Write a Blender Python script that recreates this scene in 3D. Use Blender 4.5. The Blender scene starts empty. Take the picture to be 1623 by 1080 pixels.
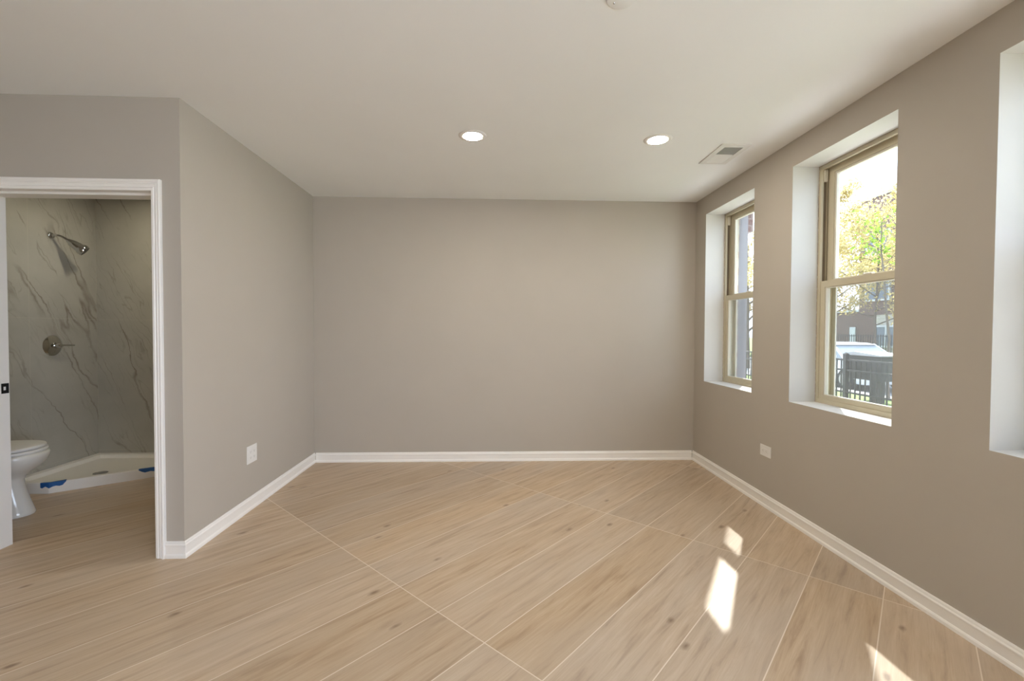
import bpy, bmesh, math, random
from mathutils import Vector, Matrix
random.seed(7)
sc = bpy.context.scene
C = bpy.context.collection
PI = math.pi

# ------------------------------------------------------------------ camera
F_PX, YAW, PITCH, ROLL, EYE = 713.3, 0.0388, -0.0224, 0.0040, 1.2251
fw = Vector((math.sin(YAW)*math.cos(PITCH), math.cos(YAW)*math.cos(PITCH), math.sin(PITCH)))
rt = Vector((math.cos(YAW), -math.sin(YAW), 0)); up = rt.cross(fw)
r2 = rt*math.cos(ROLL)+up*math.sin(ROLL); u2 = up*math.cos(ROLL)-rt*math.sin(ROLL)
cam = bpy.data.cameras.new('camera'); cam.sensor_width = 36; cam.lens = F_PX*36/1623; cam.clip_start = 0.02; cam.clip_end = 300
co = bpy.data.objects.new('camera', cam); C.objects.link(co); sc.camera = co
m3 = Matrix((r2, u2, -fw)).transposed()
co.matrix_world = Matrix.Translation((0, 0, EYE)) @ m3.to_4x4()

# ------------------------------------------------------------------ sky, sun, fill light, exposure
vs = sc.view_settings
vs.view_transform = 'Standard'; vs.look = 'None'; vs.gamma = 1; vs.use_curve_mapping = False; vs.exposure = 0.0
cy = sc.cycles
cy.max_bounces = 10; cy.diffuse_bounces = 7; cy.glossy_bounces = 4; cy.transparent_max_bounces = 24
cy.sample_clamp_indirect = 6; cy.caustics_reflective = False; cy.caustics_refractive = False
SKY, SUN, SIDE_FILL, LAMP, LAMP_FILL, BATH = 4.4, 24.0, 122.0, 335.0, 45.0, 42.0
w = bpy.data.worlds.new('sky'); sc.world = w; w.use_nodes = True
nt = w.node_tree; bg = nt.nodes['Background']
tc = nt.nodes.new('ShaderNodeTexCoord'); sx = nt.nodes.new('ShaderNodeSeparateXYZ'); rp = nt.nodes.new('ShaderNodeValToRGB')
nt.links.new(tc.outputs['Generated'], sx.inputs[0]); nt.links.new(sx.outputs[2], rp.inputs[0]); nt.links.new(rp.outputs[0], bg.inputs[0])
rp.color_ramp.elements[0].color = (0.83, 0.955, 1.17, 1); rp.color_ramp.elements[1].color = (0.74, 0.92, 1.2, 1)
bg.inputs[1].default_value = SKY
sd = Vector((-0.55, -0.855, -1.0)).normalized()
sl = bpy.data.lights.new('sun', 'SUN'); sl.energy = SUN; sl.angle = math.radians(0.9); sl.color = (1, 0.97, 0.92)
so = bpy.data.objects.new('sun', sl); C.objects.link(so); so.rotation_mode = 'QUATERNION'; so.rotation_quaternion = sd.to_track_quat('-Z', 'Y')
so.location = (20, 30, 30)
def area(name, loc, direction, sx_, sy_, energy, color=(1, 1, 1), portal=False):
    l = bpy.data.lights.new(name, 'AREA'); l.shape = 'RECTANGLE'; l.size = sx_; l.size_y = sy_; l.energy = energy; l.color = color
    if portal: l.cycles.is_portal = True
    o = bpy.data.objects.new(name, l); C.objects.link(o); o.location = loc
    o.rotation_mode = 'QUATERNION'; o.rotation_quaternion = Vector(direction).to_track_quat('-Z', 'Z')
    return o
WIN = [(3.243, 3.997), (2.070, 2.819), (0.890, 1.643)]   # window openings along the right wall
WZ0, WZ1 = 0.773, 2.275
for (a, b) in WIN:
    area('window_portal', (2.26, (a+b)/2, (WZ0+WZ1)/2), (-1, 0, 0), b-a, WZ1-WZ0, 1, portal=True)
# added fill light in an invented, unseen opening of the right wall
FILL_OPENING = (-3.0, 0.0, 0.3, 2.2)
area('added_side_fill', (2.03, (FILL_OPENING[0]+FILL_OPENING[1])/2, (FILL_OPENING[2]+FILL_OPENING[3])/2), (-1, 0, 0), FILL_OPENING[1]-FILL_OPENING[0], FILL_OPENING[3]-FILL_OPENING[2], SIDE_FILL, (0.84, 0.975, 1.19))

# ------------------------------------------------------------------ geometry helpers
def bx(bm, x0, x1, y0, y1, z0, z1, mi=0):
    v = [bm.verts.new(p) for p in ((x0,y0,z0),(x1,y0,z0),(x1,y1,z0),(x0,y1,z0),(x0,y0,z1),(x1,y0,z1),(x1,y1,z1),(x0,y1,z1))]
    fs = []
    for q in ((3,2,1,0),(4,5,6,7),(0,1,5,4),(1,2,6,5),(2,3,7,6),(3,0,4,7)):
        f = bm.faces.new([v[i] for i in q]); f.material_index = mi; fs.append(f)
    return v
def rbox(bm, x0, x1, y0, y1, z0, z1, r=0.003, seg=2):
    t = bmesh.new(); bx(t, x0, x1, y0, y1, z0, z1)
    bmesh.ops.bevel(t, geom=list(t.edges), offset=r, segments=seg, profile=0.5, affect='EDGES')
    merge(bm, t)
def merge(bm, t, mat=None):
    if mat is not None: bmesh.ops.transform(t, matrix=mat, verts=t.verts)
    me = bpy.data.meshes.new('tmp'); t.to_mesh(me); t.free(); bm.from_mesh(me); bpy.data.meshes.remove(me)
def lathe(bm, prof, n=32, mat=None, cap=True):
    """prof: list of (r, z) revolved about Z."""
    t = bmesh.new(); rings = []
    for r, z in prof:
        rings.append([t.verts.new((r*math.cos(2*PI*i/n), r*math.sin(2*PI*i/n), z)) for i in range(n)] if r > 1e-6 else [t.verts.new((0,0,z))])
    for a, b in zip(rings, rings[1:]):
        for i in range(n):
            j = (i+1) % n
            if len(a) == 1 and len(b) == 1: continue
            if len(a) == 1: t.faces.new((a[0], b[j], b[i]))
            elif len(b) == 1: t.faces.new((a[i], a[j], b[0]))
            else: t.faces.new((a[i], a[j], b[j], b[i]))
    if cap:
        for R in (rings[0], rings[-1]):
            if len(R) > 2: t.faces.new(R)
    bmesh.ops.recalc_face_normals(t, faces=t.faces)
    merge(bm, t, mat)
def tube(bm, pts, rad, n=12):
    pts = [Vector(p) for p in pts]; rad = rad if isinstance(rad, (list, tuple)) else [rad]*len(pts)
    rings = []; ref = Vector((0.31, 0.17, 0.93))
    for i, p in enumerate(pts):
        d = (pts[min(i+1, len(pts)-1)]-pts[max(i-1, 0)]).normalized()
        a = d.cross(ref)
        if a.length < 0.05: a = d.cross(Vector((1, 0, 0)))
        a.normalize(); b = d.cross(a)
        rings.append([bm.verts.new(p+(a*math.cos(2*PI*k/n)+b*math.sin(2*PI*k/n))*rad[i]) for k in range(n)])
    for A, B in zip(rings, rings[1:]):
        for k in range(n): bm.faces.new((A[k], A[(k+1)%n], B[(k+1)%n], B[k]))
    bm.faces.new(rings[0][::-1]); bm.faces.new(rings[-1])
def loft(bm, rings, cap0=True, cap1=True):
    R = [[bm.verts.new(p) for p in r] for r in rings]; n = len(R[0])
    for A, B in zip(R, R[1:]):
        for k in range(n): bm.faces.new((A[k], A[(k+1)%n], B[(k+1)%n], B[k]))
    if cap0: bm.faces.new(R[0][::-1])
    if cap1: bm.faces.new(R[-1])
def prism(bm, poly, z0, z1):
    loft(bm, [[(x, y, z0) for x, y in poly], [(x, y, z1) for x, y in poly]])
def sweep(bm, prof, path, closed=False):
    """prof: list of (offset to the left of travel, z); path: XY polyline, mitred corners."""
    P = [Vector((p[0], p[1])) for p in path]; n = len(P); rings = []
    for i in range(n):
        if i == 0: d0 = d1 = (P[1]-P[0]).normalized()
        elif i == n-1: d0 = d1 = (P[-1]-P[-2]).normalized()
        else: d0 = (P[i]-P[i-1]).normalized(); d1 = (P[i+1]-P[i]).normalized()
        n0 = Vector((-d0.y, d0.x)); n1 = Vector((-d1.y, d1.x)); m = n0+n1; m = m/(m.dot(n0)) if m.length > 1e-6 else n0
        rings.append([(P[i].x+m.x*o, P[i].y+m.y*o, z) for o, z in prof])
    loft(bm, rings)
def obj(name, bm, mat, parent=None, smooth=False, angle=None):
    bmesh.ops.recalc_face_normals(bm, faces=bm.faces)
    me = bpy.data.meshes.new(name); bm.to_mesh(me); bm.free()
    for m in (mat if isinstance(mat, (list, tuple)) else [mat]): me.materials.append(m)
    if smooth:
        for p in me.polygons: p.use_smooth = True
        try: me.set_sharp_from_angle(angle=angle or math.radians(38))
        except Exception: pass
    o = bpy.data.objects.new(name, me); C.objects.link(o)
    if parent is not None: o.parent = parent; o.matrix_parent_inverse = Matrix.Translation(parent.location).inverted() if parent.rotation_euler.z == 0 else Matrix.Identity(4)
    return o
def tag(o, label, cat, group=None):
    o['label'] = label; o['category'] = cat
    if group: o['group'] = group
    return o
def thing(name, label, cat, loc=(0, 0, 0), group=None):
    o = bpy.data.objects.new(name, None); C.objects.link(o); o.location = loc; o.empty_display_size = 0.1
    return tag(o, label, cat, group)
def struct(name, bm, mat, smooth=False):
    o = obj(name, bm, mat, None, smooth); o['kind'] = 'structure'; return o
def NB(): return bmesh.new()

# ------------------------------------------------------------------ materials
class N:
    def __init__(s, name):
        s.m = bpy.data.materials.new(name); s.m.use_nodes = True; s.t = s.m.node_tree; s.p = s.t.nodes['Principled BSDF']
    def node(s, kind, **kw):
        n = s.t.nodes.new('ShaderNode'+kind)
        for k, v in kw.items(): setattr(n, k, v)
        return n
    def link(s, a, b): s.t.links.new(a, b)
    def put(s, sock, v):
        if hasattr(v, 'is_linked') or hasattr(v, 'links'): s.link(v, sock)
        else: sock.default_value = v
    def math(s, op, a, b=0.0, c=0.0):
        n = s.node('Math', operation=op)
        for i, v in enumerate((a, b, c)):
            if i < len(n.inputs): s.put(n.inputs[i], v)
        return n.outputs[0]
    def mix(s, fac, a, b, blend='MIX'):
        n = s.node('Mix', data_type='RGBA', blend_type=blend)
        s.put(n.inputs[0], fac); s.put(n.inputs[6], a); s.put(n.inputs[7], b); return n.outputs[2]
    def ramp(s, v, stops):
        n = s.node('ValToRGB'); e = n.color_ramp.elements
        while len(e) < len(stops): e.new(0.5)
        for k, (p, c) in zip(e, stops): k.position = p; k.color = c if len(c) == 4 else (*c, 1)
        s.link(v, n.inputs[0]); return n.outputs[0]
    def noise(s, vec, scale, detail=3, rough=0.5, dist=0.0):
        n = s.node('TexNoise'); n.inputs['Scale'].default_value = scale; n.inputs['Detail'].default_value = detail
        n.inputs['Roughness'].default_value = rough; n.inputs['Distortion'].default_value = dist; s.link(vec, n.inputs['Vector']); return n.outputs[0]
    def comb(s, x, y, z):
        n = s.node('CombineXYZ')
        for i, v in enumerate((x, y, z)): s.put(n.inputs[i], v)
        return n.outputs[0]
    def pos(s):
        g = s.node('NewGeometry'); x = s.node('SeparateXYZ'); s.link(g.outputs['Position'], x.inputs[0]); return g.outputs['Position'], x.outputs
    def bump(s, h, strength=0.1, dist=0.01):
        b = s.node('Bump'); b.inputs['Strength'].default_value = strength; b.inputs['Distance'].default_value = dist
        s.link(h, b.inputs['Height']); s.link(b.outputs[0], s.p.inputs['Normal'])
def plain(name, col, rough=0.5, metal=0.0, spec=0.5, vary=0.03, scale=8.0, bump=0.0, bscale=200.0):
    n = N(name); p = n.p
    p.inputs['Roughness'].default_value = rough; p.inputs['Metallic'].default_value = metal; p.inputs['Specular IOR Level'].default_value = spec
    vec, _ = n.pos()
    f = n.noise(vec, scale, 3)
    c0 = tuple(min(1, c*(1-vary)) for c in col); c1 = tuple(min(1, c*(1+vary)) for c in col)
    n.link(n.ramp(f, [(0.3, c0), (0.7, c1)]), p.inputs['Base Color'])
    if bump: n.bump(n.noise(vec, bscale, 2), bump, 0.002)
    return n.m
M = {}
M['paint'] = plain('greige_wall_paint', (0.475, 0.437, 0.385), 0.62, spec=0.3, vary=0.012, scale=3, bump=0.04, bscale=350)
M['ceil'] = plain('ceiling_paint', (0.85, 0.865, 0.87), 0.7, spec=0.25, vary=0.01, scale=2)
M['reveal'] = plain('white_reveal_paint', (0.67, 0.665, 0.65), 0.55, vary=0.01)
M['trim'] = plain('white_trim_paint', (0.90, 0.88, 0.85), 0.35, vary=0.01)
M['plastic'] = plain('white_plastic', (0.80, 0.79, 0.77), 0.3, vary=0.005)
M['slot'] = plain('dark_slot', (0.10, 0.095, 0.09), 0.6)
M['socketgrey'] = plain('grey_socket_slot', (0.38, 0.37, 0.35), 0.6)
M['vinyl'] = plain('tan_window_vinyl', (0.56, 0.505, 0.375), 0.4, vary=0.01)
M['vinyl_light'] = plain('light_window_vinyl', (0.68, 0.64, 0.54), 0.4, vary=0.01)
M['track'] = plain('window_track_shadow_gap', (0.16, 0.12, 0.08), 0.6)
M['chrome'] = plain('polished_chrome', (0.60, 0.60, 0.59), 0.07, metal=1.0, vary=0.0)
M['ceramic'] = plain('white_glazed_ceramic', (0.80, 0.79, 0.75), 0.08, vary=0.004)
M['acrylic'] = plain('white_shower_acrylic', (0.84, 0.81, 0.76), 0.3, vary=0.004)
M['black'] = plain('black_metal', (0.012, 0.012, 0.013), 0.4, metal=0.3)
M['tape'] = plain('blue_painter_tape', (0.012, 0.10, 0.32), 0.6, vary=0.12, scale=60)
M['vent'] = plain('white_vent_enamel', (0.74, 0.735, 0.71), 0.4, vary=0.005)
M['duct'] = plain('grey_duct', (0.33, 0.335, 0.33), 0.7)
M['bathpaint'] = plain('bath_wall_paint', (0.45, 0.41, 0.36), 0.6)

def floor_mat():
    n = N('wood_look_plank_tile'); p = n.p; vec, (X, Y, Z) = n.pos()
    GA, GX, GY, PW, PL = 0.7996, -0.8568, 2.5375, 0.2863, 1.4323
    c, s = math.cos(GA), math.sin(GA)
    dx = n.math('SUBTRACT', X, GX); dy = n.math('SUBTRACT', Y, GY)
    S = n.math('ADD', n.math('MULTIPLY', dx, c), n.math('MULTIPLY', dy, s))
    T = n.math('SUBTRACT', n.math('MULTIPLY', dx, s), n.math('MULTIPLY', dy, c))
    si = n.math('DIVIDE', S, PL); ti = n.math('DIVIDE', T, PW)
    ci = n.math('FLOOR', si); cj = n.math('FLOOR', ti)
    wn = n.node('TexWhiteNoise', noise_dimensions='2D'); n.link(n.comb(ci, cj, 0.0), wn.inputs['Vector'])
    rnd = n.node('SeparateColor'); n.link(wn.outputs['Color'], rnd.inputs[0])
    # distance to the nearest joint
    def edge(fr, size):
        f = n.math('FRACT', fr); g = n.math('SUBTRACT', 1.0, f); return n.math('MULTIPLY', n.math('MINIMUM', f, g), size)
    e = n.math('MINIMUM', edge(si, PL), edge(ti, PW))
    grout = n.math('LESS_THAN', e, 0.0021)
    # grain in plank space, every plank shifted
    ox = n.math('MULTIPLY', rnd.outputs[0], 37.0); oy = n.math('MULTIPLY', rnd.outputs[1], 23.0)
    gs = n.math('ADD', S, ox); gt = n.math('ADD', T, oy)
    v1 = n.comb(n.math('MULTIPLY', gs, 1.1), n.math('MULTIPLY', gt, 13.0), 0.0)
    g1 = n.noise(v1, 2.2, 6, 0.62, 0.6)
    v2 = n.comb(n.math('MULTIPLY', gs, 2.4), n.math('MULTIPLY', gt, 75.0), 1.7)
    g2 = n.noise(v2, 2.6, 4, 0.6)
    v3 = n.comb(n.math('MULTIPLY', gs, 0.9), n.math('MULTIPLY', gt, 3.0), 4.0)
    g3 = n.noise(v3, 1.6, 3, 0.5)
    base = n.ramp(g1, [(0.28, (0.33, 0.228, 0.148)), (0.45, (0.485, 0.362, 0.245)), (0.60, (0.55, 0.425, 0.30)), (0.78, (0.60, 0.48, 0.365))])
    base = n.mix(n.ramp(g2, [(0.40, (0, 0, 0)), (0.75, (0.32, 0.32, 0.32))]), base, (0.36, 0.245, 0.15, 1))
    base = n.mix(n.ramp(g3, [(0.35, (0.0, 0, 0)), (0.7, (0.5, 0.5, 0.5))]), base, (0.49, 0.40, 0.31, 1))
    # plank to plank tone
    hs = n.node('HueSaturation'); n.link(base, hs.inputs['Color'])
    n.link(n.math('MULTIPLY_ADD', rnd.outputs[2], 0.15, 0.92), hs.inputs['Value']); n.link(n.math('MULTIPLY_ADD', rnd.outputs[0], 0.18, 0.93), hs.inputs['Saturation'])
    # knots: sparse cells in stretched space
    vk = n.comb(n.math('MULTIPLY', gs, 2.4), n.math('MULTIPLY', gt, 5.5), 0.0)
    wob = n.noise(n.comb(n.math('MULTIPLY', gs, 12.0), n.math('MULTIPLY', gt, 22.0), 0.0), 1.0, 3)
    vo = n.node('TexVoronoi', voronoi_dimensions='2D'); vo.inputs['Scale'].default_value = 1.0; n.link(vk, vo.inputs['Vector'])
    vcol = n.node('SeparateColor'); n.link(vo.outputs['Color'], vcol.inputs[0])
    kd = n.math('ADD', vo.outputs['Distance'], n.math('MULTIPLY', n.math('SUBTRACT', wob, 0.5), 0.16))
    kk = n.math('MULTIPLY', n.ramp(kd, [(0.01, (1, 1, 1)), (0.085, (0, 0, 0))]), n.math('GREATER_THAN', vcol.outputs[0], 0.78))
    col = n.mix(n.math('MULTIPLY', kk, 0.72), hs.outputs[0], (0.15, 0.085, 0.045, 1))
    col = n.mix(grout, col, (0.72, 0.62, 0.51, 1))
    n.link(col, p.inputs['Base Color'])
    n.link(n.math('MULTIPLY_ADD', g2, 0.18, 0.30), p.inputs['Roughness'])
    p.inputs['Specular IOR Level'].default_value = 0.42
    n.bump(n.math('MULTIPLY_ADD', grout, -1.0, n.math('MULTIPLY', g2, 0.25)), 0.12, 0.002)
    return n.m
M['floor'] = floor_mat()

def marble_mat(name, axis, seed):
    n = N(name); p = n.p; vec, (X, Y, Z) = n.pos()
    U = X if axis == 'x' else Y
    off = n.noise(n.comb(U, Z, seed), 3.0, 5, 0.6)
    # veins run steeply down to the right
    a = math.radians(-62); ca, sa = math.cos(a), math.sin(a)
    L = n.math('ADD', n.math('MULTIPLY', U, ca), n.math('MULTIPLY', Z, sa))
    T = n.math('SUBTRACT', n.math('MULTIPLY', U, sa), n.math('MULTIPLY', Z, ca))
    T2 = n.math('ADD', T, n.math('MULTIPLY', n.math('SUBTRACT', off, 0.5), 0.16))
    def vein(scl, wdt, zoff, mask_scale, lo, hi):
        r = n.noise(n.comb(n.math('MULTIPLY', L, 0.33), n.math('MULTIPLY', T2, 2.6), zoff+seed), scl, 2, 0.45)
        d = n.math('ABSOLUTE', n.math('SUBTRACT', r, 0.5))
        ln = n.ramp(d, [(0.0, (1, 1, 1)), (wdt, (0, 0, 0))])
        mk = n.ramp(n.noise(n.comb(L, T, zoff*2+seed), mask_scale, 3), [(lo, (0, 0, 0)), (hi, (1, 1, 1))])
        return n.math('MULTIPLY', ln, mk)
    v1 = vein(1.5, 0.013, 3.1, 1.8, 0.42, 0.60); v2 = vein(2.4, 0.010, 9.7, 2.2, 0.42, 0.60); v3 = vein(3.6, 0.012, 17.3, 2.6, 0.46, 0.62)
    cloud = n.ramp(n.noise(n.comb(U, Z, seed+5), 2.2, 5, 0.6), [(0.3, (0.40, 0.385, 0.34)), (0.7, (0.47, 0.455, 0.405))])
    col = n.mix(n.math('MULTIPLY', v1, 0.78), cloud, (0.17, 0.13, 0.09, 1))
    col = n.mix(n.math('MULTIPLY', v2, 0.55), col, (0.20, 0.165, 0.12, 1))
    col = n.mix(n.math('MULTIPLY', v3, 0.42), col, (0.22, 0.18, 0.13, 1))
    # panel joints
    def joint(v, at, size):
        f = n.math('FRACT', n.math('DIVIDE', n.math('SUBTRACT', v, at), size)); g = n.math('SUBTRACT', 1.0, f)
        return n.math('LESS_THAN', n.math('MULTIPLY', n.math('MINIMUM', f, g), size), 0.0013)
    j = n.math('MAXIMUM', joint(Z, 0.11, 1.20), joint(U, 4.28 if axis == 'y' else -3.65, 0.60))
    col = n.mix(n.math('MULTIPLY', j, 0.5), col, (0.58, 0.55, 0.46, 1))
    n.link(col, p.inputs['Base Color']); p.inputs['Roughness'].default_value = 0.28; p.inputs['Specular IOR Level'].default_value = 0.4
    return n.m
M['marble_y'] = marble_mat('marble_panel_side', 'y', 0.0); M['marble_x'] = marble_mat('marble_panel_back', 'x', 31.0)

def emis(name, col, strength):
    n = N(name); n.t.nodes.remove(n.p); e = n.node('Emission'); e.inputs[0].default_value = (*col, 1); e.inputs[1].default_value = strength
    n.link(e.outputs[0], n.t.nodes['Material Output'].inputs[0]); return n.m
M['lens'] = emis('lit_downlight_lens', (1.0, 0.905, 0.76), LAMP)
M['lens_fill'] = emis('added_fill_light_lens', (1.0, 0.905, 0.76), LAMP_FILL)
M['bathlens'] = emis('lit_bath_lens', (1.0, 0.91, 0.70), BATH*4)
def glass_mat():
    n = N('window_glass'); n.t.nodes.remove(n.p)
    t = n.node('BsdfTransparent'); t.inputs[0].default_value = (0.97, 0.985, 0.975, 1)
    g = n.node('BsdfGlossy'); g.inputs['Roughness'].default_value = 0.02
    lw = n.node('LayerWeight'); lw.inputs[0].default_value = 0.12
    mx = n.node('MixShader'); n.link(n.math('MULTIPLY', lw.outputs['Fresnel'], 0.6), mx.inputs[0]); n.link(t.outputs[0], mx.inputs[1]); n.link(g.outputs[0], mx.inputs[2])
    n.link(mx.outputs[0], n.t.nodes['Material Output'].inputs[0]); return n.m
M['glass'] = glass_mat()
def screen_mat():
    n = N('insect_screen_mesh'); n.t.nodes.remove(n.p)
    t = n.node('BsdfTransparent'); d = n.node('BsdfDiffuse'); d.inputs[0].default_value = (0.10, 0.095, 0.09, 1)
    tr = n.node('BsdfTranslucent'); tr.inputs[0].default_value = (0.10, 0.097, 0.093, 1)
    a = n.node('MixShader'); a.inputs[0].default_value = 0.5; n.link(d.outputs[0], a.inputs[1]); n.link(tr.outputs[0], a.inputs[2])
    mx = n.node('MixShader'); mx.inputs[0].default_value = 0.31; n.link(t.outputs[0], mx.inputs[1]); n.link(a.outputs[0], mx.inputs[2])
    n.link(mx.outputs[0], n.t.nodes['Material Output'].inputs[0]); return n.m
M['screen'] = screen_mat()
def brick_mat(name, c1, c2, mortar, axis='y', scale=1.0):
    n = N(name); vec, (X, Y, Z) = n.pos()
    b = n.node('TexBrick'); n.link(n.comb(n.math('ADD', X, Y), Z, 0.0), b.inputs['Vector'])
    b.inputs['Color1'].default_value = (*c1, 1); b.inputs['Color2'].default_value = (*c2, 1); b.inputs['Mortar'].default_value = (*mortar, 1)
    b.inputs['Scale'].default_value = scale; b.inputs['Mortar Size'].default_value = 0.008; b.inputs['Brick Width'].default_value = 0.21; b.inputs['Row Height'].default_value = 0.075
    n.link(b.outputs[0], n.p.inputs['Base Color']); n.p.inputs['Roughness'].default_value = 0.9; return n.m
M['redbrick'] = brick_mat('red_brick', (0.36, 0.13, 0.09), (0.28, 0.10, 0.07), (0.6, 0.55, 0.5))
M['brownbrick'] = brick_mat('brown_brick', (0.15, 0.085, 0.075), (0.11, 0.065, 0.06), (0.20, 0.17, 0.16))
M['stone'] = brick_mat('beige_stone', (0.42, 0.39, 0.34), (0.36, 0.34, 0.30), (0.5, 0.48, 0.44), scale=0.4)
M['greymetal'] = plain('blue_grey_painted_post', (0.21, 0.21, 0.235), 0.5)
M['iron'] = plain('black_iron', (0.022, 0.021, 0.021), 0.5)
M['darkbox'] = plain('dark_grey_box', (0.055, 0.053, 0.052), 0.6)
M['lidgrey'] = plain('pale_grey_lid', (0.42, 0.42, 0.42), 0.45)
M['car'] = plain('white_car_paint', (0.80, 0.81, 0.83), 0.15, vary=0.0)
M['carglass'] = plain('sky_reflection_car_glass', (0.30, 0.34, 0.38), 0.05)  # base colour lightened to carry the reflected sky
M['tyre'] = plain('tyre_rubber', (0.03, 0.03, 0.03), 0.8)
M['alloy'] = plain('alloy_rim', (0.45, 0.45, 0.46), 0.3, metal=0.8)
M['redlamp'] = plain('red_tail_lamp', (0.55, 0.03, 0.03), 0.2)
M['lamp'] = plain('clear_headlamp', (0.7, 0.72, 0.74), 0.1)
M['grass'] = plain('lawn_grass', (0.16, 0.24, 0.05), 0.9, vary=0.35, scale=9)
M['street'] = plain('pale_street_asphalt', (0.30, 0.30, 0.30), 0.9, vary=0.1)
M['walk'] = plain('concrete_sidewalk', (0.52, 0.50, 0.47), 0.9, vary=0.06)
M['bark'] = plain('grey_brown_bark', (0.13, 0.105, 0.085), 0.9, vary=0.25, scale=20)
M['blueglass'] = plain('building_window_glass', (0.12, 0.15, 0.19), 0.1)
M['winframe'] = plain('pale_window_frame', (0.50, 0.53, 0.56), 0.5)
def leaf_mat(name, c0, c1):
    n = N(name); n.t.nodes.remove(n.p); vec, _ = n.pos()
    col = n.ramp(n.noise(vec, 5.0, 2), [(0.3, c0), (0.7, c1)])
    d = n.node('BsdfDiffuse'); t = n.node('BsdfTranslucent'); n.link(col, d.inputs[0]); n.link(col, t.inputs[0])
    mx = n.node('MixShader'); mx.inputs[0].default_value = 0.5; n.link(d.outputs[0], mx.inputs[1]); n.link(t.outputs[0], mx.inputs[2])
    n.link(mx.outputs[0], n.t.nodes['Material Output'].inputs[0]); return n.m
M['leaf_yellow'] = leaf_mat('yellow_green_leaves', (0.44, 0.365, 0.165), (0.58, 0.49, 0.26))
M['leaf_green'] = leaf_mat('bright_green_leaves', (0.15, 0.23, 0.04), (0.24, 0.33, 0.07))

# ------------------------------------------------------------------ room shell
XR, XL, YB, YD, H, T = 1.896, -1.659, 4.199, 2.457, 2.44, 0.18
XF, YR = -4.6, -3.2           # far left wall and rear wall of the living room
XS, YS = -3.65, 4.28          # shower side wall and bathroom back wall
def grid_wall(bm, axis, d0, d1, us, zs, holes, mi_face=0, mi_side=0, mi_back=None):
    """solid wall in the plane of axis between d0 and d1; us/zs outer limits; holes (u0,u1,z0,z1)."""
    U = sorted({us[0], us[1], *[h[0] for h in holes], *[h[1] for h in holes]}); Z = sorted({zs[0], zs[1], *[h[2] for h in holes], *[h[3] for h in holes]})
    def full(i, j):
        if not (0 <= i < len(U)-1 and 0 <= j < len(Z)-1): return False
        u = (U[i]+U[i+1])/2; z = (Z[j]+Z[j+1])/2
        return not any(h[0] < u < h[1] and h[2] < z < h[3] for h in holes)
    vc = {}
    def V(d, u, z):
        k = (round(d, 5), round(u, 5), round(z, 5))
        if k not in vc: vc[k] = bm.verts.new((d, u, z) if axis == 'x' else (u, d, z))
        return vc[k]
    def face(ps, mi):
        f = bm.faces.new([V(*p) for p in ps]); f.material_index = mi
    for i in range(len(U)-1):
        for j in range(len(Z)-1):
            if not full(i, j): continue
            a, b, c, d = U[i], U[i+1], Z[j], Z[j+1]
            face([(d0, a, c), (d0, b, c), (d0, b, d), (d0, a, d)], mi_face); face([(d1, a, c), (d1, a, d), (d1, b, d), (d1, b, c)], mi_face if mi_back is None else mi_back)
            for (ii, jj, q) in ((i-1, j, (a, c, a, d)), (i+1, j, (b, c, b, d)), (i, j-1, (a, c, b, c)), (i, j+1, (a, d, b, d))):
                if not full(ii, jj):
                    inner = 0 <= ii < len(U)-1 and 0 <= jj < len(Z)-1
                    face([(d0, q[0], q[1]), (d0, q[2], q[3]), (d1, q[2], q[3]), (d1, q[0], q[1])], mi_side if inner else mi_face)
XI, XO = 2.068, 2.20
bm = NB(); bx(bm, XF-0.2, XO, YR-0.2, YS+0.12, -0.12, 0); struct('floor', bm, M['floor'])
bm = NB(); bx(bm, XF-0.2, XO, YR-0.2, YS+0.12, H, H+0.15); struct('ceiling', bm, M['ceil'])
bm = NB(); grid_wall(bm, 'x', XR, XI, (YR, YB), (0, H), [(a, b, WZ0, WZ1) for a, b in WIN]+[FILL_OPENING], 0, 1); struct('wall_right', bm, [M['paint'], M['reveal']])
bm = NB(); grid_wall(bm, 'x', XI, XO, (YR-0.2, YS+0.12), (-0.3, 3.6), [(a, b, WZ0, WZ1) for a, b in WIN]+[FILL_OPENING], 0, 0); struct('wall_outer', bm, M['redbrick'])
bm = NB(); bx(bm, XL, XI, YB, YS+0.12, 0, H); struct('wall_back', bm, M['paint'])
bm = NB(); bx(bm, XL-0.12, XL, YD, YS+0.12, 0, H); struct('wall_left', bm, M['paint'])
DX0, DX1, DZ = -2.75, -1.81+0.02, 1.955+0.02
bm = NB(); grid_wall(bm, 'y', YD, YD+T, (XF, XL-0.12), (0, H), [(DX0, DX1, -0.001, DZ)], 0, 0); struct('wall_front', bm, M['paint'])
bm = NB(); bx(bm, XF-0.15, XF, YR, YD+T, 0, H); struct('wall_far', bm, M['paint'])
bm = NB(); bx(bm, XF-0.15, XI, YR-0.15, YR, 0, H); struct('wall_rear', bm, M['paint'])
bm = NB(); bx(bm, XS-0.12, XS, YD+T, YS+0.12, 0, H); struct('wall_shower_side', bm, M['marble_y'])
bm = NB(); bx(bm, XS, XL-0.12, YS, YS+0.12, 0, H); struct('wall_shower_back', bm, M['marble_x'])

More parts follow.
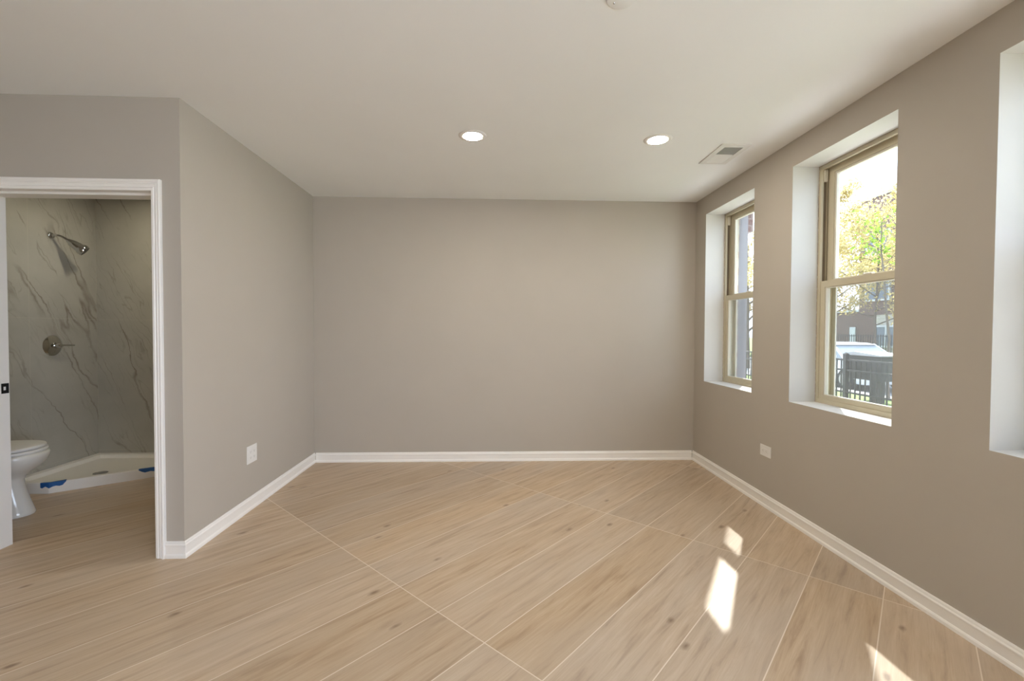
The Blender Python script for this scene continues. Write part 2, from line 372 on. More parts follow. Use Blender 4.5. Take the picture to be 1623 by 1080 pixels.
# baseboards: shoe, flat, stepped cap
BP = [(0, 0), (0.0165, 0), (0.0165, 0.004), (0.0155, 0.014), (0.012, 0.020), (0.0095, 0.022), (0.0095, 0.062), (0.012, 0.064), (0.012, 0.070), (0.0085, 0.076), (0.0075, 0.083), (0.005, 0.088), (0, 0.088)]
def base(name, path):
    bm = NB(); sweep(bm, BP, path); struct(name, bm, M['trim'])
e = 0.0002
base('baseboard_left', [(-1.755, YD-e), (XL+e, YD-e), (XL+e, YB-e)][::-1])
base('baseboard_back', [(XR-e-0.0165, YB-e), (XL+e+0.0165, YB-e)][::1])
base('baseboard_right', [(XR-e, YR+0.02), (XR-e, YB-e)])
base('baseboard_front', [(-2.79, YD-e), (XF+0.02, YD-e)][::1])

# ------------------------------------------------------------------ bathroom doorway
door = bpy.data.objects.new('door_1', None); C.objects.link(door); door['kind'] = 'structure'; door.location = (-2.27, YD, 0)
JL, JR, JZ = -2.73, -1.81, 1.955
CPR = [(0, 0), (0.007, 0.0), (0.009, 0.003), (0.009, 0.013), (0.013, 0.0145), (0.010, 0.018), (0.012, 0.030), (0.016, 0.0315), (0.013, 0.035), (0.019, 0.040), (0.0205, 0.045), (0.019, 0.050), (0.016, 0.052), (0, 0.052)]   # (depth, width outwards)
bm = NB(); yw = YD-e
ci = (JL-0.004, JR+0.005, JZ-0.004)
rings = []
for k in range(4):
    ring = []
    for dep, wd in CPR:
        x = ci[0]-wd if k in (0, 1) else ci[1]+wd; z = 0.0 if k in (0, 3) else ci[2]+wd*1.1
        ring.append((x, yw-dep, z))
    rings.append(ring)
loft(bm, rings); obj('casing', bm, M['trim'], door)
for nm, q in (('jamb', (DX0, JL, 0.0, DZ)), ('jamb', (JR, DX1, 0.0, DZ)), ('head_jamb', (JL, JR, JZ, DZ))):
    bm = NB(); bx(bm, q[0]+0.0003, q[1]-0.0003 if nm == 'jamb' else q[1], YD-0.0001, YD+T, q[2], q[3]-0.0003); obj(nm, bm, M['trim'], door)
bm = NB(); bx(bm, JL, JL+0.010, YD+0.055, YD+0.09, 0, JZ); obj('door_stop', bm, M['trim'], door)
bm = NB(); bx(bm, JR-0.010, JR, YD+0.055, YD+0.09, 0, JZ); obj('door_stop', bm, M['trim'], door)
bm = NB(); bx(bm, JL+0.010, JR-0.010, YD+0.055, YD+0.09, JZ-0.012, JZ); obj('door_stop', bm, M['trim'], door)
bm = NB(); grid_wall(bm, 'x', JL, JL+0.002, (2.594, 2.632), (0.862, 0.918), [(2.604, 2.618, 0.880, 0.900)]); s = obj('strike_plate', bm, M['black'], door); s['label'] = 'black strike plate'

# ------------------------------------------------------------------ windows
def window(idx, a, b):
    r = bpy.data.objects.new('window_%d' % idx, None); C.objects.link(r); r['kind'] = 'structure'; r.location = (XI, (a+b)/2, WZ0)
    g = 0.0006; a += g; b -= g; z0, z1 = WZ0+g, WZ1-g
    zm = 1.525
    def ring(bm, x0, x1, ya, yb, za, zb, s, st=None, sb=None):
        st = s if st is None else st; sb = s if sb is None else sb
        for q in ((ya, ya+s, za, zb), (yb-s, yb, za, zb), (ya+s, yb-s, zb-st, zb), (ya+s, yb-s, za, za+sb)):
            bx(bm, x0, x1, q[0], q[1], q[2], q[3])
    f = NB()
    ring(f, XI+0.001, 2.19, a, b, z0, z1, 0.012, 0.012, 0.012)             # outer box
    ring(f, XI+0.001, 2.083, a+0.012, b-0.012, z0+0.012, z1-0.012, 0.010, 0.012, 0.014)   # inner stop bead
    fr = obj('frame', f, M['vinyl'], r)
    t = NB()
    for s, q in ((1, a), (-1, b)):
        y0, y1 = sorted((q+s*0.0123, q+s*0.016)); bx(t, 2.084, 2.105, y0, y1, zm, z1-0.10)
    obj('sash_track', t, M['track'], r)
    t = NB()
    for s, q in ((1, a), (-1, b)):
        y0, y1 = sorted((q+s*0.0123, q+s*0.030)); bx(t, 2.0835, 2.104, y0, y1, z1-0.10, z1-0.026)
    obj('balance_cover', t, M['vinyl_light'], r)
    # upper sash, outer plane
    u = NB(); ya, yb = a+0.028, b-0.028
    ring(u, 2.113, 2.150, ya, yb, zm-0.018, z1-0.013, 0.046, 0.040, 0.036)
    for q in ((a+0.0121, ya, zm-0.018, z1-0.013), (yb, b-0.0121, zm-0.018, z1-0.013)): bx(u, 2.118, 2.150, *q)
    us = obj('upper_sash', u, M['vinyl'], r)
    u = NB(); ring(u, 2.118, 2.140, ya+0.0462, yb-0.0462, zm+0.0185, z1-0.0535, 0.013); obj('glazing_bead', u, M['vinyl_light'], us)
    u = NB(); bx(u, 2.128, 2.132, ya+0.0464, yb-0.0464, zm+0.0187, z1-0.0537); obj('pane', u, M['glass'], us)
    # lower sash, inner plane
    l = NB(); ya, yb = a+0.0225, b-0.0225
    ring(l, 2.0755, 2.1115, ya, yb, z0+0.014, zm+0.020, 0.036, 0.040, 0.036); ls = obj('lower_sash', l, M['vinyl'], r)
    l = NB(); ring(l, 2.080, 2.104, ya+0.0362, yb-0.0362, z0+0.0502, zm-0.0202, 0.006); obj('glazing_bead', l, M['vinyl_light'], ls)
    l = NB(); bx(l, 2.092, 2.096, ya+0.0364, yb-0.0364, z0+0.0504, zm-0.0204); obj('pane', l, M['glass'], ls)
    l = NB(); rbox(l, 2.078, 2.100, (a+b)/2-0.03, (a+b)/2+0.03, zm+0.0202, zm+0.032, 0.003); obj('sash_lock', l, M['vinyl_light'], ls)
    # insect screen outside the lower half
    s = NB(); ring(s, 2.160, 2.170, a+0.0125, b-0.0125, z0+0.0125, zm+0.01, 0.030, 0.02, 0.02); sf = obj('screen_frame', s, M['vinyl_light'], r)
    s = NB(); bx(s, 2.164, 2.1645, a+0.043, b-0.043, z0+0.033, zm-0.0105); obj('insect_screen', s, M['screen'], sf)
for i, (a, b) in enumerate(WIN): window(i+1, a, b)

# ------------------------------------------------------------------ ceiling fixtures
def downlight(x, y, label, group=None, lens='lens'):
    r = thing('recessed_light', label, 'ceiling light', (x, y, H), group)
    bm = NB(); lathe(bm, [(0.0572, -0.0045), (0.0590, -0.0055), (0.070, -0.0060), (0.084, -0.004), (0.0875, -0.0005), (0.0572, -0.0005)], 48, Matrix.Translation((x, y, H)), cap=False)
    obj('trim_ring', bm, M['plastic'], r, True)
    bm = NB(); lathe(bm, [(0, -0.0072), (0.052, -0.0072), (0.0568, -0.0066), (0.0568, -0.0006), (0, -0.0006)], 48, Matrix.Translation((x, y, H)), cap=False)
    obj('lens', bm, M[lens], r, True)
downlight(-0.141, 2.845, 'lit round recessed ceiling light over the middle of the room, farther from the vent')
downlight(1.031, 2.845, 'lit round recessed ceiling light between the other light and the ceiling vent')
for y in (0.55, -1.7):  # extra out-of-view downlights, added to fill the room
    for x in (-2.9, -0.141, 1.031): downlight(x, y, 'added unseen ceiling light behind the camera for fill', 'added fill lights behind the camera', 'lens_fill')

v = thing('ceiling_vent', 'white rectangular two-way air register on the ceiling beside the right wall', 'vent', (1.568, 3.055, H))
bm = NB()
t = NB(); grid_wall(t, 'x', -0.006, 0, (-0.17, 0.17), (-0.0975, 0.0975), [(-0.128, 0.145, -0.0615, 0.0635)])
merge(bm, t, Matrix.Translation((1.568, 3.055, H-0.0004)) @ Matrix(((0, 0, 1, 0), (0, 1, 0, 0), (1, 0, 0, 0), (0, 0, 0, 1))))
obj('frame', bm, M['vent'], v)
bm = NB(); bx(bm, 1.568-0.0615, 1.568+0.0635, 3.055-0.128, 3.055+0.145, H-0.0012, H-0.0004); obj('backing', bm, M['duct'], v)
for k, (y0, y1, tilt) in enumerate(((2.930, 3.052, 0.95), (3.056, 3.199, -0.75))):
    bm = NB(); n = 13
    for i in range(n):
        yc = y0+(y1-y0)*(i+0.5)/n; c, s_ = math.cos(tilt)*(0.0035 if k == 0 else 0.0072), math.sin(tilt)*(0.0028 if k == 0 else 0.0036)
        p = [(yc-c, -s_), (yc+c, s_)]
        q = [(p[0][0], p[0][1]-0.0004), (p[1][0], p[1][1]-0.0004), (p[1][0], p[1][1]+0.0004), (p[0][0], p[0][1]+0.0004)]
        loft(bm, [[(1.5070, a, H-0.0042+b) for a, b in q], [(1.6310, a, H-0.0042+b) for a, b in q]])
    obj('louver_bank', bm, M['vent'], v)
pl = thing('ceiling_cover_plate', 'round white blank cover plate with a screw on the ceiling at the top edge', 'cover plate', (0.461, 1.646, H))
bm = NB(); lathe(bm, [(0, -0.007), (0.052, -0.007), (0.057, -0.005), (0.0595, -0.0005), (0, -0.0005)], 48, Matrix.Translation((0.461, 1.646, H)), cap=False); obj('plate', bm, M['ceil'], pl, True)
for sgn in (-1, 1):
    bm = NB(); lathe(bm, [(0, -0.010), (0.003, -0.0095), (0.0042, -0.0072), (0, -0.0072)], 12, Matrix.Translation((0.461+sgn*0.025, 1.646-sgn*0.024, H)), cap=False); obj('screw', bm, M['chrome'], pl, True)

# ------------------------------------------------------------------ wall outlets (built facing -Y, then turned)
def outlet(name, label, loc, rotz, w_, h_, units, horizontal):
    r = thing(name, label, 'outlet', (0, 0, 0)); r.location = loc; r.rotation_euler.z = rotz
    d = 0.0055
    bm = NB(); rbox(bm, -w_/2, w_/2, -d, -0.0004, -h_/2, h_/2, 0.0025); obj('cover_plate', bm, M['plastic'], r)
    for k in range(units):
        cx = (k-(units-1)/2)*0.046
        hw, hh = (0.033, 0.0165) if horizontal else (0.0165, 0.033)
        bm = NB(); rbox(bm, cx-hw, cx+hw, -d-0.0022, -d-0.0002, -hh, hh, 0.001); rc = obj('receptacle', bm, M['plastic'], r)
        for sgn in (-1, 1):
            bm = NB()
            for a, b, l in ((-0.0055, 0.004, 0.009), (0.0055, 0.004, 0.007)):
                u, v_ = a, sgn*0.019+b*0
                q = (u-0.0011, u+0.0011, v_-l/2, v_+l/2)
                if horizontal: q = (q[2], q[3], q[0], q[1])
                bx(bm, cx+q[0], cx+q[1], -d-0.0028, -d-0.0023, q[2], q[3])
            q = (-0.002, 0.002, sgn*0.019-0.0105, sgn*0.019-0.0065)
            if horizontal: q = (q[2], q[3], q[0], q[1])
            bx(bm, cx+q[0], cx+q[1], -d-0.0028, -d-0.0023, q[2], q[3])
            obj('socket_slots', bm, M['socketgrey'], rc)
        for sgn in (-1, 1):
            p = (cx, 0, sgn*0.048) if not horizontal else (cx+sgn*0.048, 0, 0)
            bm = NB(); lathe(bm, [(0, 0.0008), (0.002, 0.0006), (0.0026, 0), (0, 0)], 10, Matrix.Translation((p[0], -d-0.0002, p[2])) @ Matrix.Rotation(PI/2, 4, 'X'), cap=False); obj('screw', bm, M['plastic'], r)
    return r
outlet('wall_outlet', 'white horizontal duplex outlet low on the back wall', (0.3125, YB, 0.370), 0, 0.122, 0.078, 1, True)
outlet('wall_outlet', 'white horizontal outlet low on the right wall under the windows', (XR, 3.053, 0.390), -PI/2, 0.122, 0.078, 1, True)
outlet('wall_outlet', 'white square double outlet low on the left wall beside the doorway', (XL, 3.127, 0.3745), PI/2, 0.124, 0.120, 2, False)

# ------------------------------------------------------------------ bathroom fittings
PZ = 0.08
def offset_poly(P, d):
    n = len(P); out = []
    for i in range(n):
        p0, p1, p2 = Vector(P[i-1]), Vector(P[i]), Vector(P[(i+1) % n])
        a = (p1-p0).normalized(); b = (p2-p1).normalized(); na = Vector((-a.y, a.x)); nb = Vector((-b.y, b.x)); m = na+nb; m = m/m.dot(na)
        out.append((p1.x+m.x*d, p1.y+m.y*d))
    return out
G = 0.001
PAN = [(XS+G, 3.44), (-3.30, 3.44), (-2.66, 3.92), (-2.66, YS-G), (XS+G, YS-G)]
pan = thing('shower_tray', 'white neo-angle shower base in the corner of the bathroom', 'shower base', (-3.2, 3.9, 0))
bm = NB()
def ringat(d, z): return [(x, y, z) for x, y in (offset_poly(PAN, d) if d else PAN)]
loft(bm, [ringat(0, 0.0005), ringat(0, PZ-0.006), ringat(0.002, PZ-0.002), ringat(0.006, PZ), ringat(0.045, PZ), ringat(0.056, PZ-0.004), ringat(0.075, PZ-0.030), ringat(0.11, PZ-0.036), ringat(0.25, PZ-0.044)])
obj('basin', bm, M['acrylic'], pan, True, math.radians(25))
dr = NB(); lathe(dr, [(0, 0.003), (0.040, 0.003), (0.048, 0.001), (0.05, -0.002), (0, -0.002)], 32, Matrix.Translation((-3.24, 3.81, PZ-0.0405)), cap=False); d_ = obj('drain_cover', dr, M['chrome'], pan, True)
def tape(label, path, ups, downs, nm='painter_tape'):
    """ragged strip folded over the front lip of the base"""
    bm = NB(); rows = []; n = len(path)
    for i, (x, y) in enumerate(path):
        q0 = Vector(path[max(i-1, 0)]); q1 = Vector(path[min(i+1, n-1)]); d = (q1-q0).normalized(); nn = Vector((-d.y, d.x))
        wob = 0.0015*math.sin(i*2.1)
        rows.append([(x+nn.x*ups[i], y+nn.y*ups[i], PZ+0.0012), (x-nn.x*0.0022, y-nn.y*0.0022, PZ+0.0012), (x-nn.x*(0.003+wob*0.3), y-nn.y*(0.003+wob*0.3), PZ-0.004), (x-nn.x*(0.0035+wob), y-nn.y*(0.0035+wob), PZ-downs[i])])
    R = [[bm.verts.new(p) for p in r] for r in rows]
    for A, B in zip(R, R[1:]):
        for k in range(3): bm.faces.new((A[k], B[k], B[k+1], A[k+1]))
    bmesh.ops.recalc_face_normals(bm, faces=bm.faces)
    bmesh.ops.solidify(bm, geom=list(bm.faces), thickness=0.0008)
    o = obj(nm, bm, M['tape']); tag(o, label, 'tape'); return o
dv = (Vector(PAN[2])-Vector(PAN[1])).normalized(); c0 = Vector(PAN[1]); c2 = Vector(PAN[2])
P1 = [(c0.x-0.055, c0.y), (c0.x-0.04, c0.y), (c0.x-0.02, c0.y)]+[tuple(c0+dv*t_) for t_ in (0.004, 0.022, 0.04, 0.058, 0.076, 0.095)]
tape('ragged blue painter tape over the shower base lip beside the toilet', P1, [0.006, 0.012, 0.016, 0.02, 0.022, 0.024, 0.026, 0.03, 0.034], [0.034, 0.038, 0.026, 0.040, 0.030, 0.027, 0.032, 0.028, 0.004])
P2 = [tuple(c2-dv*t_) for t_ in (0.285, 0.265, 0.245, 0.21, 0.17, 0.12)]
tape('ragged blue painter tape over the shower base lip beside the door casing', P2, [0.02, 0.024, 0.022, 0.02, 0.018, 0.02], [0.006, 0.02, 0.030, 0.024, 0.034, 0.03])

# toilet, facing +X
TY = 3.055
def outline(front, back, hw, n=44, pw=0.92, k=0.42):
    cx = front-(front-back)*k; out = []
    for i in range(n):
        a = 2*PI*i/n; c, s_ = math.cos(a), math.sin(a)
        sy_ = math.copysign(abs(s_)**pw, s_)
        rx = (front-cx) if c > 0 else (cx-back)
        pc = math.copysign(abs(c)**(1.0 if c > 0 else 0.7), c)
        out.append((cx+rx*pc, TY+hw*sy_))
    return out
toilet = thing('toilet', 'white toilet with closed lid beside the shower base', 'toilet', (-3.3, TY, 0))
bm = NB()
secs = [(0.0005, -3.045, -3.56, 0.118), (0.012, -3.042, -3.56, 0.120), (0.03, -3.050, -3.56, 0.116), (0.10, -3.075, -3.56, 0.108), (0.18, -3.100, -3.55, 0.101), (0.228, -3.108, -3.54, 0.100),
        (0.255, -3.095, -3.53, 0.112), (0.285, -3.060, -3.52, 0.138), (0.315, -3.020, -3.51, 0.160), (0.35, -2.990, -3.50, 0.177), (0.38, -2.978, -3.50, 0.184), (0.400, -2.978, -3.50, 0.184), (0.4085, -2.986, -3.495, 0.178)]
loft(bm, [[(x, y, z) for x, y in outline(f, b, hw)] for z, f, b, hw in secs]); obj('bowl', bm, M['ceramic'], toilet, True, math.radians(60))
def slab(z0, z1, f, b, hw, r=0.006):
    bm = NB(); loft(bm, [[(x, y, z) for x, y in outline(f-d, b+d, hw-d)] for z, d in ((z0, 0.003), (z0+0.003, 0), (z1-r, 0), (z1-r*0.3, r*0.35), (z1, r*1.3))]); return bm
obj('seat', slab(0.4115, 0.430, -2.997, -3.44, 0.183), M['plastic'], toilet, True, math.radians(50))
obj('lid', slab(0.4335, 0.4535, -3.006, -3.45, 0.180, 0.008), M['plastic'], toilet, True, math.radians(50))
bm = NB(); rbox(bm, -3.64, -3.475, TY-0.20, TY+0.20, 0.40, 0.735, 0.02, 3); tk = obj('tank', bm, M['ceramic'], toilet, True)
bm = NB(); rbox(bm, -3.645, -3.465, TY-0.208, TY+0.208, 0.737, 0.770, 0.01, 3); obj('tank_lid', bm, M['ceramic'], toilet, True)
bm = NB(); tube(bm, [(-3.475, TY-0.14, 0.68), (-3.455, TY-0.14, 0.68)], 0.009); tube(bm, [(-3.455, TY-0.145, 0.68), (-3.455, TY-0.07, 0.672)], [0.007, 0.005]); obj('flush_lever', bm, M['chrome'], tk, True)

RX = Matrix.Rotation(PI/2, 4, 'Y')      # turn Z to +X
sh = thing('wall_shower', 'chrome shower head on a short bent arm high on the marble wall', 'shower head', (XS, 3.862, 1.993))
bm = NB(); lathe(bm, [(0, 0.016), (0.012, 0.015), (0.024, 0.009), (0.027, 0.003), (0.027, 0.0003), (0, 0.0003)], 28, Matrix.Translation((XS, 3.862, 1.993)) @ RX, cap=False); obj('flange', bm, M['chrome'], sh, True)
a0 = Vector((XS+0.014, 3.862, 1.993)); pts = [a0, a0+Vector((0.025, 0.004, 0.002)), a0+Vector((0.045, 0.012, -0.001)), a0+Vector((0.062, 0.022, -0.010)), a0+Vector((0.078, 0.033, -0.023)), a0+Vector((0.090, 0.041, -0.034))]
bm = NB(); tube(bm, pts, 0.0095, 14); obj('arm', bm, M['chrome'], sh, True)
hd = Vector((0.62, 0.42, -0.60)).normalized()
mt = Matrix.Translation(pts[-1]) @ hd.to_track_quat('Z', 'Y').to_matrix().to_4x4()
bm = NB(); lathe(bm, [(0, -0.012), (0.013, -0.010), (0.018, 0.0), (0.019, 0.008), (0.027, 0.020), (0.032, 0.045), (0.036, 0.075), (0.0365, 0.084), (0.043, 0.092), (0.046, 0.100), (0.046, 0.122), (0.043, 0.130), (0.038, 0.130)], 32, mt, cap=False); hb = obj('spray_head', bm, M['chrome'], sh, True)
bm = NB(); lathe(bm, [(0, 0.126), (0.0375, 0.126), (0.0375, 0.1295), (0, 0.1295)], 32, mt, cap=False); obj('spray_face', bm, M['black'], hb, True)
va = thing('shower_valve', 'round chrome shower valve with lever handle midway up the marble wall', 'shower valve', (XS, 3.862, 1.085))
mv = Matrix.Translation((XS, 3.862, 1.085)) @ RX
bm = NB(); lathe(bm, [(0, 0.024), (0.026, 0.023), (0.050, 0.018), (0.070, 0.010), (0.082, 0.004), (0.085, 0.0015), (0.084, 0.0003), (0, 0.0003)], 44, mv, cap=False); obj('escutcheon', bm, M['chrome'], va, True)
bm = NB(); lathe(bm, [(0.026, 0.0232), (0.026, 0.034), (0.020, 0.034), (0.020, 0.062), (0.016, 0.068), (0, 0.070)], 32, mv, cap=False); obj('hub', bm, M['chrome'], va, True)
bm = NB(); tube(bm, [(XS+0.056, 3.862, 1.085), (XS+0.060, 3.90, 1.086), (XS+0.062, 3.955, 1.084), (XS+0.063, 3.985, 1.083)], [0.010, 0.0075, 0.0065, 0.006], 14); obj('lever', bm, M['chrome'], va, True)
bl = thing('bathroom_ceiling_light', 'lit round ceiling light in the bathroom', 'ceiling light', (-2.85, 3.70, H))
bm = NB(); lathe(bm, [(0.0655, -0.001), (0.067, -0.006), (0.084, -0.004), (0.0875, -0.0005), (0.0655, -0.0005)], 40, Matrix.Translation((-2.85, 3.70, H)), cap=False); obj('trim_ring', bm, M['plastic'], bl, True)
bm = NB(); lathe(bm, [(0, -0.0035), (0.0652, -0.0035), (0.0652, -0.0006), (0, -0.0006)], 40, Matrix.Translation((-2.85, 3.70, H)), cap=False); obj('lens', bm, M['bathlens'], bl, True)

# ------------------------------------------------------------------ outside
bm = NB()
prof = [(XO+0.001, -0.02), (7.4, -0.03), (8.6, -0.42), (8.6, -0.7), (XO+0.001, -0.7)]
loft(bm, [[(x, -12, z) for x, z in prof], [(x, 60, z) for x, z in prof]]); o = struct('lawn', bm, M['grass'])
bm = NB(); bx(bm, XO+0.005, 5.2, -12, 60, -0.019, 0.0); struct('bounce_slab', bm, M['walk'])  # unseen pale slab, added to bounce more sun in through the windows
bm = NB(); bx(bm, 8.601, 10.2, -12, 60, -0.7, -0.44); struct('sidewalk', bm, M['walk'])
bm = NB(); bx(bm, 10.201, 18.0, -12, 60, -0.8, -0.58); struct('street', bm, M['street'])
prof = [(18.001, -0.44), (90, 0.4), (90, -0.8), (18.001, -0.8)]
bm = NB(); loft(bm, [[(x, -12, z) for x, z in prof], [(x, 90, z) for x, z in prof]]); struct('far_lawn', bm, M['grass'])

fe = thing('iron_fence', 'black iron picket fence on the lawn outside the windows', 'fence', (6.5, 9.5, 0))
FY0, FY1 = 5.6, 14.4
for z in (0.11, 0.52, 0.705):
    bm = NB(); bx(bm, 6.485, 6.515, FY0, FY1, z-0.016, z+0.016); obj('rail', bm, M['iron'], fe)
pk = None; y = FY0+0.05; k = 0
while y < FY1:
    if k % 22 == 0:
        bm = NB(); bx(bm, 6.465, 6.535, y-0.035, y+0.035, -0.03, 0.80); lathe(bm, [(0.05, 0.80), (0.05, 0.815), (0, 0.85)], 4, Matrix.Translation((6.5, y, 0)) @ Matrix.Rotation(PI/4, 4, 'Z'), cap=True); obj('post', bm, M['iron'], fe)
    else:
        if pk is None:
            bm = NB(); bx(bm, -0.009, 0.009, -0.009, 0.009, -0.02, 0.725); pk = bpy.data.meshes.new('picket'); bm.to_mesh(pk); bm.free(); pk.materials.append(M['iron'])
        o = bpy.data.objects.new('picket', pk); C.objects.link(o); o.parent = fe; o.matrix_parent_inverse = Matrix.Translation(fe.location).inverted(); o.location = (6.5, y, 0)
    y += 0.11; k += 1

gb = thing('gabled_box', 'dark grey gabled box on a post behind the iron fence', 'box', (6.9, 7.8, 0))
bm = NB(); bx(bm, 6.66, 7.10, 7.50, 8.27, 0.36, 0.79); obj('body', bm, M['darkbox'], gb)
bm = NB(); loft(bm, [[(x, 7.45, 0.795), (x, 8.32, 0.795), (x, 8.32, 0.81), (x, 8.03, 0.865), (x, 7.45, 0.815)] for x in (6.62, 7.14)]); obj('lid', bm, M['lidgrey'], gb)
bm = NB(); bx(bm, 6.66, 6.80, 7.56, 7.70, -0.03, 0.36); obj('post', bm, M['darkbox'], gb)

pp = NB(); bx(pp, 2.226, 2.31, 4.045, 4.115, -0.02, 3.3); o = obj('porch_post', pp, M['greymetal']); tag(o, 'blue-grey post outside the window nearest the back wall', 'post')
bp_ = NB(); bx(bp_, XO+0.002, 2.30, 4.125, 4.75, -0.02, 3.6); o = obj('brick_pier', bp_, M['redbrick']); tag(o, 'red brick pier seen behind the blue-grey post outside', 'pier')
bb = NB(); bx(bb, XO+0.002, 2.865, 4.92, 5.25, 2.33, 2.75); o = obj('porch_beam', bb, M['brownbrick']); tag(o, 'brick porch beam seen high through the window nearest the back wall', 'beam')

# white car parked along the street, nose towards -Y
car = thing('car', 'white car parked on the street beyond the iron fence', 'car', (11.8, 14.9, -0.58))
CX, CZ = 11.8, -0.58
def csec(y, zb, zt, hw, tuck=0.06):
    return [(CX-hw+tuck, y, CZ+zb), (CX-hw, y, CZ+zb+0.18), (CX-hw, y, CZ+(zb+zt)/2+0.06), (CX-hw+0.05, y, CZ+zt-0.05), (CX-hw+0.14, y, CZ+zt), (CX+hw-0.14, y, CZ+zt), (CX+hw-0.05, y, CZ+zt-0.05), (CX+hw, y, CZ+(zb+zt)/2+0.06), (CX+hw, y, CZ+zb+0.18), (CX+hw-tuck, y, CZ+zb)]
bm = NB(); loft(bm, [csec(*s_) for s_ in ((12.66, 0.34, 0.60, 0.62), (12.72, 0.26, 0.70, 0.76), (12.9, 0.22, 0.80, 0.86), (13.3, 0.22, 0.88, 0.90), (13.75, 0.22, 0.95, 0.91), (15.0, 0.22, 0.96, 0.92), (16.6, 0.22, 0.99, 0.91), (17.0, 0.24, 0.98, 0.87), (17.2, 0.30, 0.88, 0.80))])
obj('body', bm, M['car'], car, True, math.radians(50))
def gsec(y, zt, hb, ht): return [(CX-hb, y, CZ+0.93), (CX-ht, y, CZ+zt), (CX+ht, y, CZ+zt), (CX+hb, y, CZ+0.93)]
bm = NB(); loft(bm, [gsec(13.62, 0.945, 0.80, 0.78), gsec(14.35, 1.40, 0.84, 0.66), (gsec(15.2, 1.43, 0.85, 0.68)), gsec(16.1, 1.39, 0.84, 0.66), gsec(16.85, 1.0, 0.80, 0.72)]); obj('cabin_glass', bm, M['carglass'], car)
bm = NB(); loft(bm, [[(CX-h_, y, CZ+z), (CX+h_, y, CZ+z), (CX+h_-0.05, y, CZ+z+0.025), (CX-h_+0.05, y, CZ+z+0.025)] for y, z, h_ in ((14.25, 1.375, 0.67), (14.5, 1.415, 0.68), (15.2, 1.435, 0.69), (15.9, 1.41, 0.68), (16.25, 1.35, 0.67))]); obj('roof', bm, M['car'], car)
for sgn in (-1, 1):
    for (ya, za, yb, zb) in ((13.68, 0.95, 14.36, 1.40), (15.05, 0.95, 15.1, 1.43), (16.8, 1.0, 16.1, 1.39)):
        bm = NB(); tube(bm, [(CX+sgn*0.845, ya, CZ+za), (CX+sgn*0.685, yb, CZ+zb)], 0.035, 6); obj('pillar', bm, M['car'], car)
    for yy in (13.55, 16.25):
        RW = Matrix.Translation((CX+sgn*0.84, yy, CZ+0.325)) @ Matrix.Rotation(PI/2*sgn, 4, 'Y')
        bm = NB(); lathe(bm, [(0.20, -0.10), (0.30, -0.10), (0.325, -0.07), (0.325, 0.07), (0.30, 0.10), (0.20, 0.10)], 28, RW, cap=True); wh = obj('wheel', bm, M['tyre'], car, True)
        bm = NB(); lathe(bm, [(0, 0.112), (0.05, 0.112), (0.06, 0.104), (0.17, 0.104), (0.20, 0.110), (0.21, 0.1005), (0, 0.1005)], 24, RW, cap=False); obj('rim', bm, M['alloy'], wh, True)
    bm = NB(); rbox(bm, CX+sgn*0.70-0.10, CX+sgn*0.70+0.10, 12.70, 12.95, CZ+0.62, CZ+0.74, 0.02); obj('headlight', bm, M['lamp'], car)
    bm = NB(); rbox(bm, CX+sgn*0.74-0.07, CX+sgn*0.74+0.07, 17.05, 17.22, CZ+0.70, CZ+0.86, 0.02); obj('tail_light', bm, M['redlamp'], car)
    bm = NB(); rbox(bm, CX+sgn*0.98-0.07, CX+sgn*0.98+0.07, 13.90, 14.02, CZ+0.96, CZ+1.07, 0.02); obj('side_mirror', bm, M['car'], car)

# buildings across the street
def bwin(parent, x, y0, y1, z0, z1):
    bm = NB(); grid_wall(bm, 'x', x-0.10, x-0.002, (y0, y1), (z0, z1), [(y0+0.10, (y0+y1)/2-0.05, z0+0.1, z1-0.1), ((y0+y1)/2+0.05, y1-0.10, z0+0.1, z1-0.1)]); f = obj('window', bm, M['winframe'], parent)
    bm = NB(); bx(bm, x-0.05, x-0.03, y0+0.10, y1-0.10, z0+0.1, z1-0.1); obj('window_pane', bm, M['blueglass'], f)
BX = 22.0
b1 = thing('brick_building', 'tall dark brown brick building across the street', 'building', (BX+4, 20, 0.0))
bm = NB(); bx(bm, BX, BX+9, 8.0, 26.4, 2.2, 9.0); obj('wall', bm, M['brownbrick'], b1)
bm = NB(); bx(bm, BX-0.05, BX+9, 8.0, 25.2, -0.45, 2.2); obj('stone_base', bm, M['stone'], b1)
bm = NB(); bx(bm, BX-0.12, BX+9.1, 7.9, 26.5, 9.0, 9.22); obj('parapet_cap', bm, M['winframe'], b1)
for (y0, y1) in ((24.2, 25.9), (21.3, 23.0), (18.4, 20.1), (15.5, 17.2), (12.6, 14.3)):
    bwin(b1, BX, y0, y1, 5.6, 7.0); bwin(b1, BX, y0, y1, 3.0, 4.6); bwin(b1, BX-0.05, y0-0.6, y1-0.8, 0.35, 1.6)
b2 = thing('garage_building', 'low dark brick building behind the parked car', 'building', (27, 32, 0))
bm = NB(); bx(bm, 25, 31, 26.8, 42, -0.4, 2.6); obj('wall', bm, M['brownbrick'], b2)
bm = NB(); bx(bm, 24.9, 31.1, 26.7, 42.1, 2.6, 2.75); obj('parapet_cap', bm, M['winframe'], b2)
bm = NB(); bx(bm, 24.93, 24.998, 30.2, 30.7, -0.3, 1.55); obj('door', bm, M['winframe'], b2)
ff = thing('street_fence', 'black picket fence in front of the tall brick building', 'fence', (20.3, 21, -0.4))
for z in (0.0, 1.0):
    bm = NB(); bx(bm, 20.28, 20.32, 16, 26, z-0.02, z+0.02); obj('rail', bm, M['iron'], ff)
bm = NB()
for i in range(63): bx(bm, 20.29, 20.31, 16.02+i*0.16, 16.05+i*0.16, -0.4, 1.08)
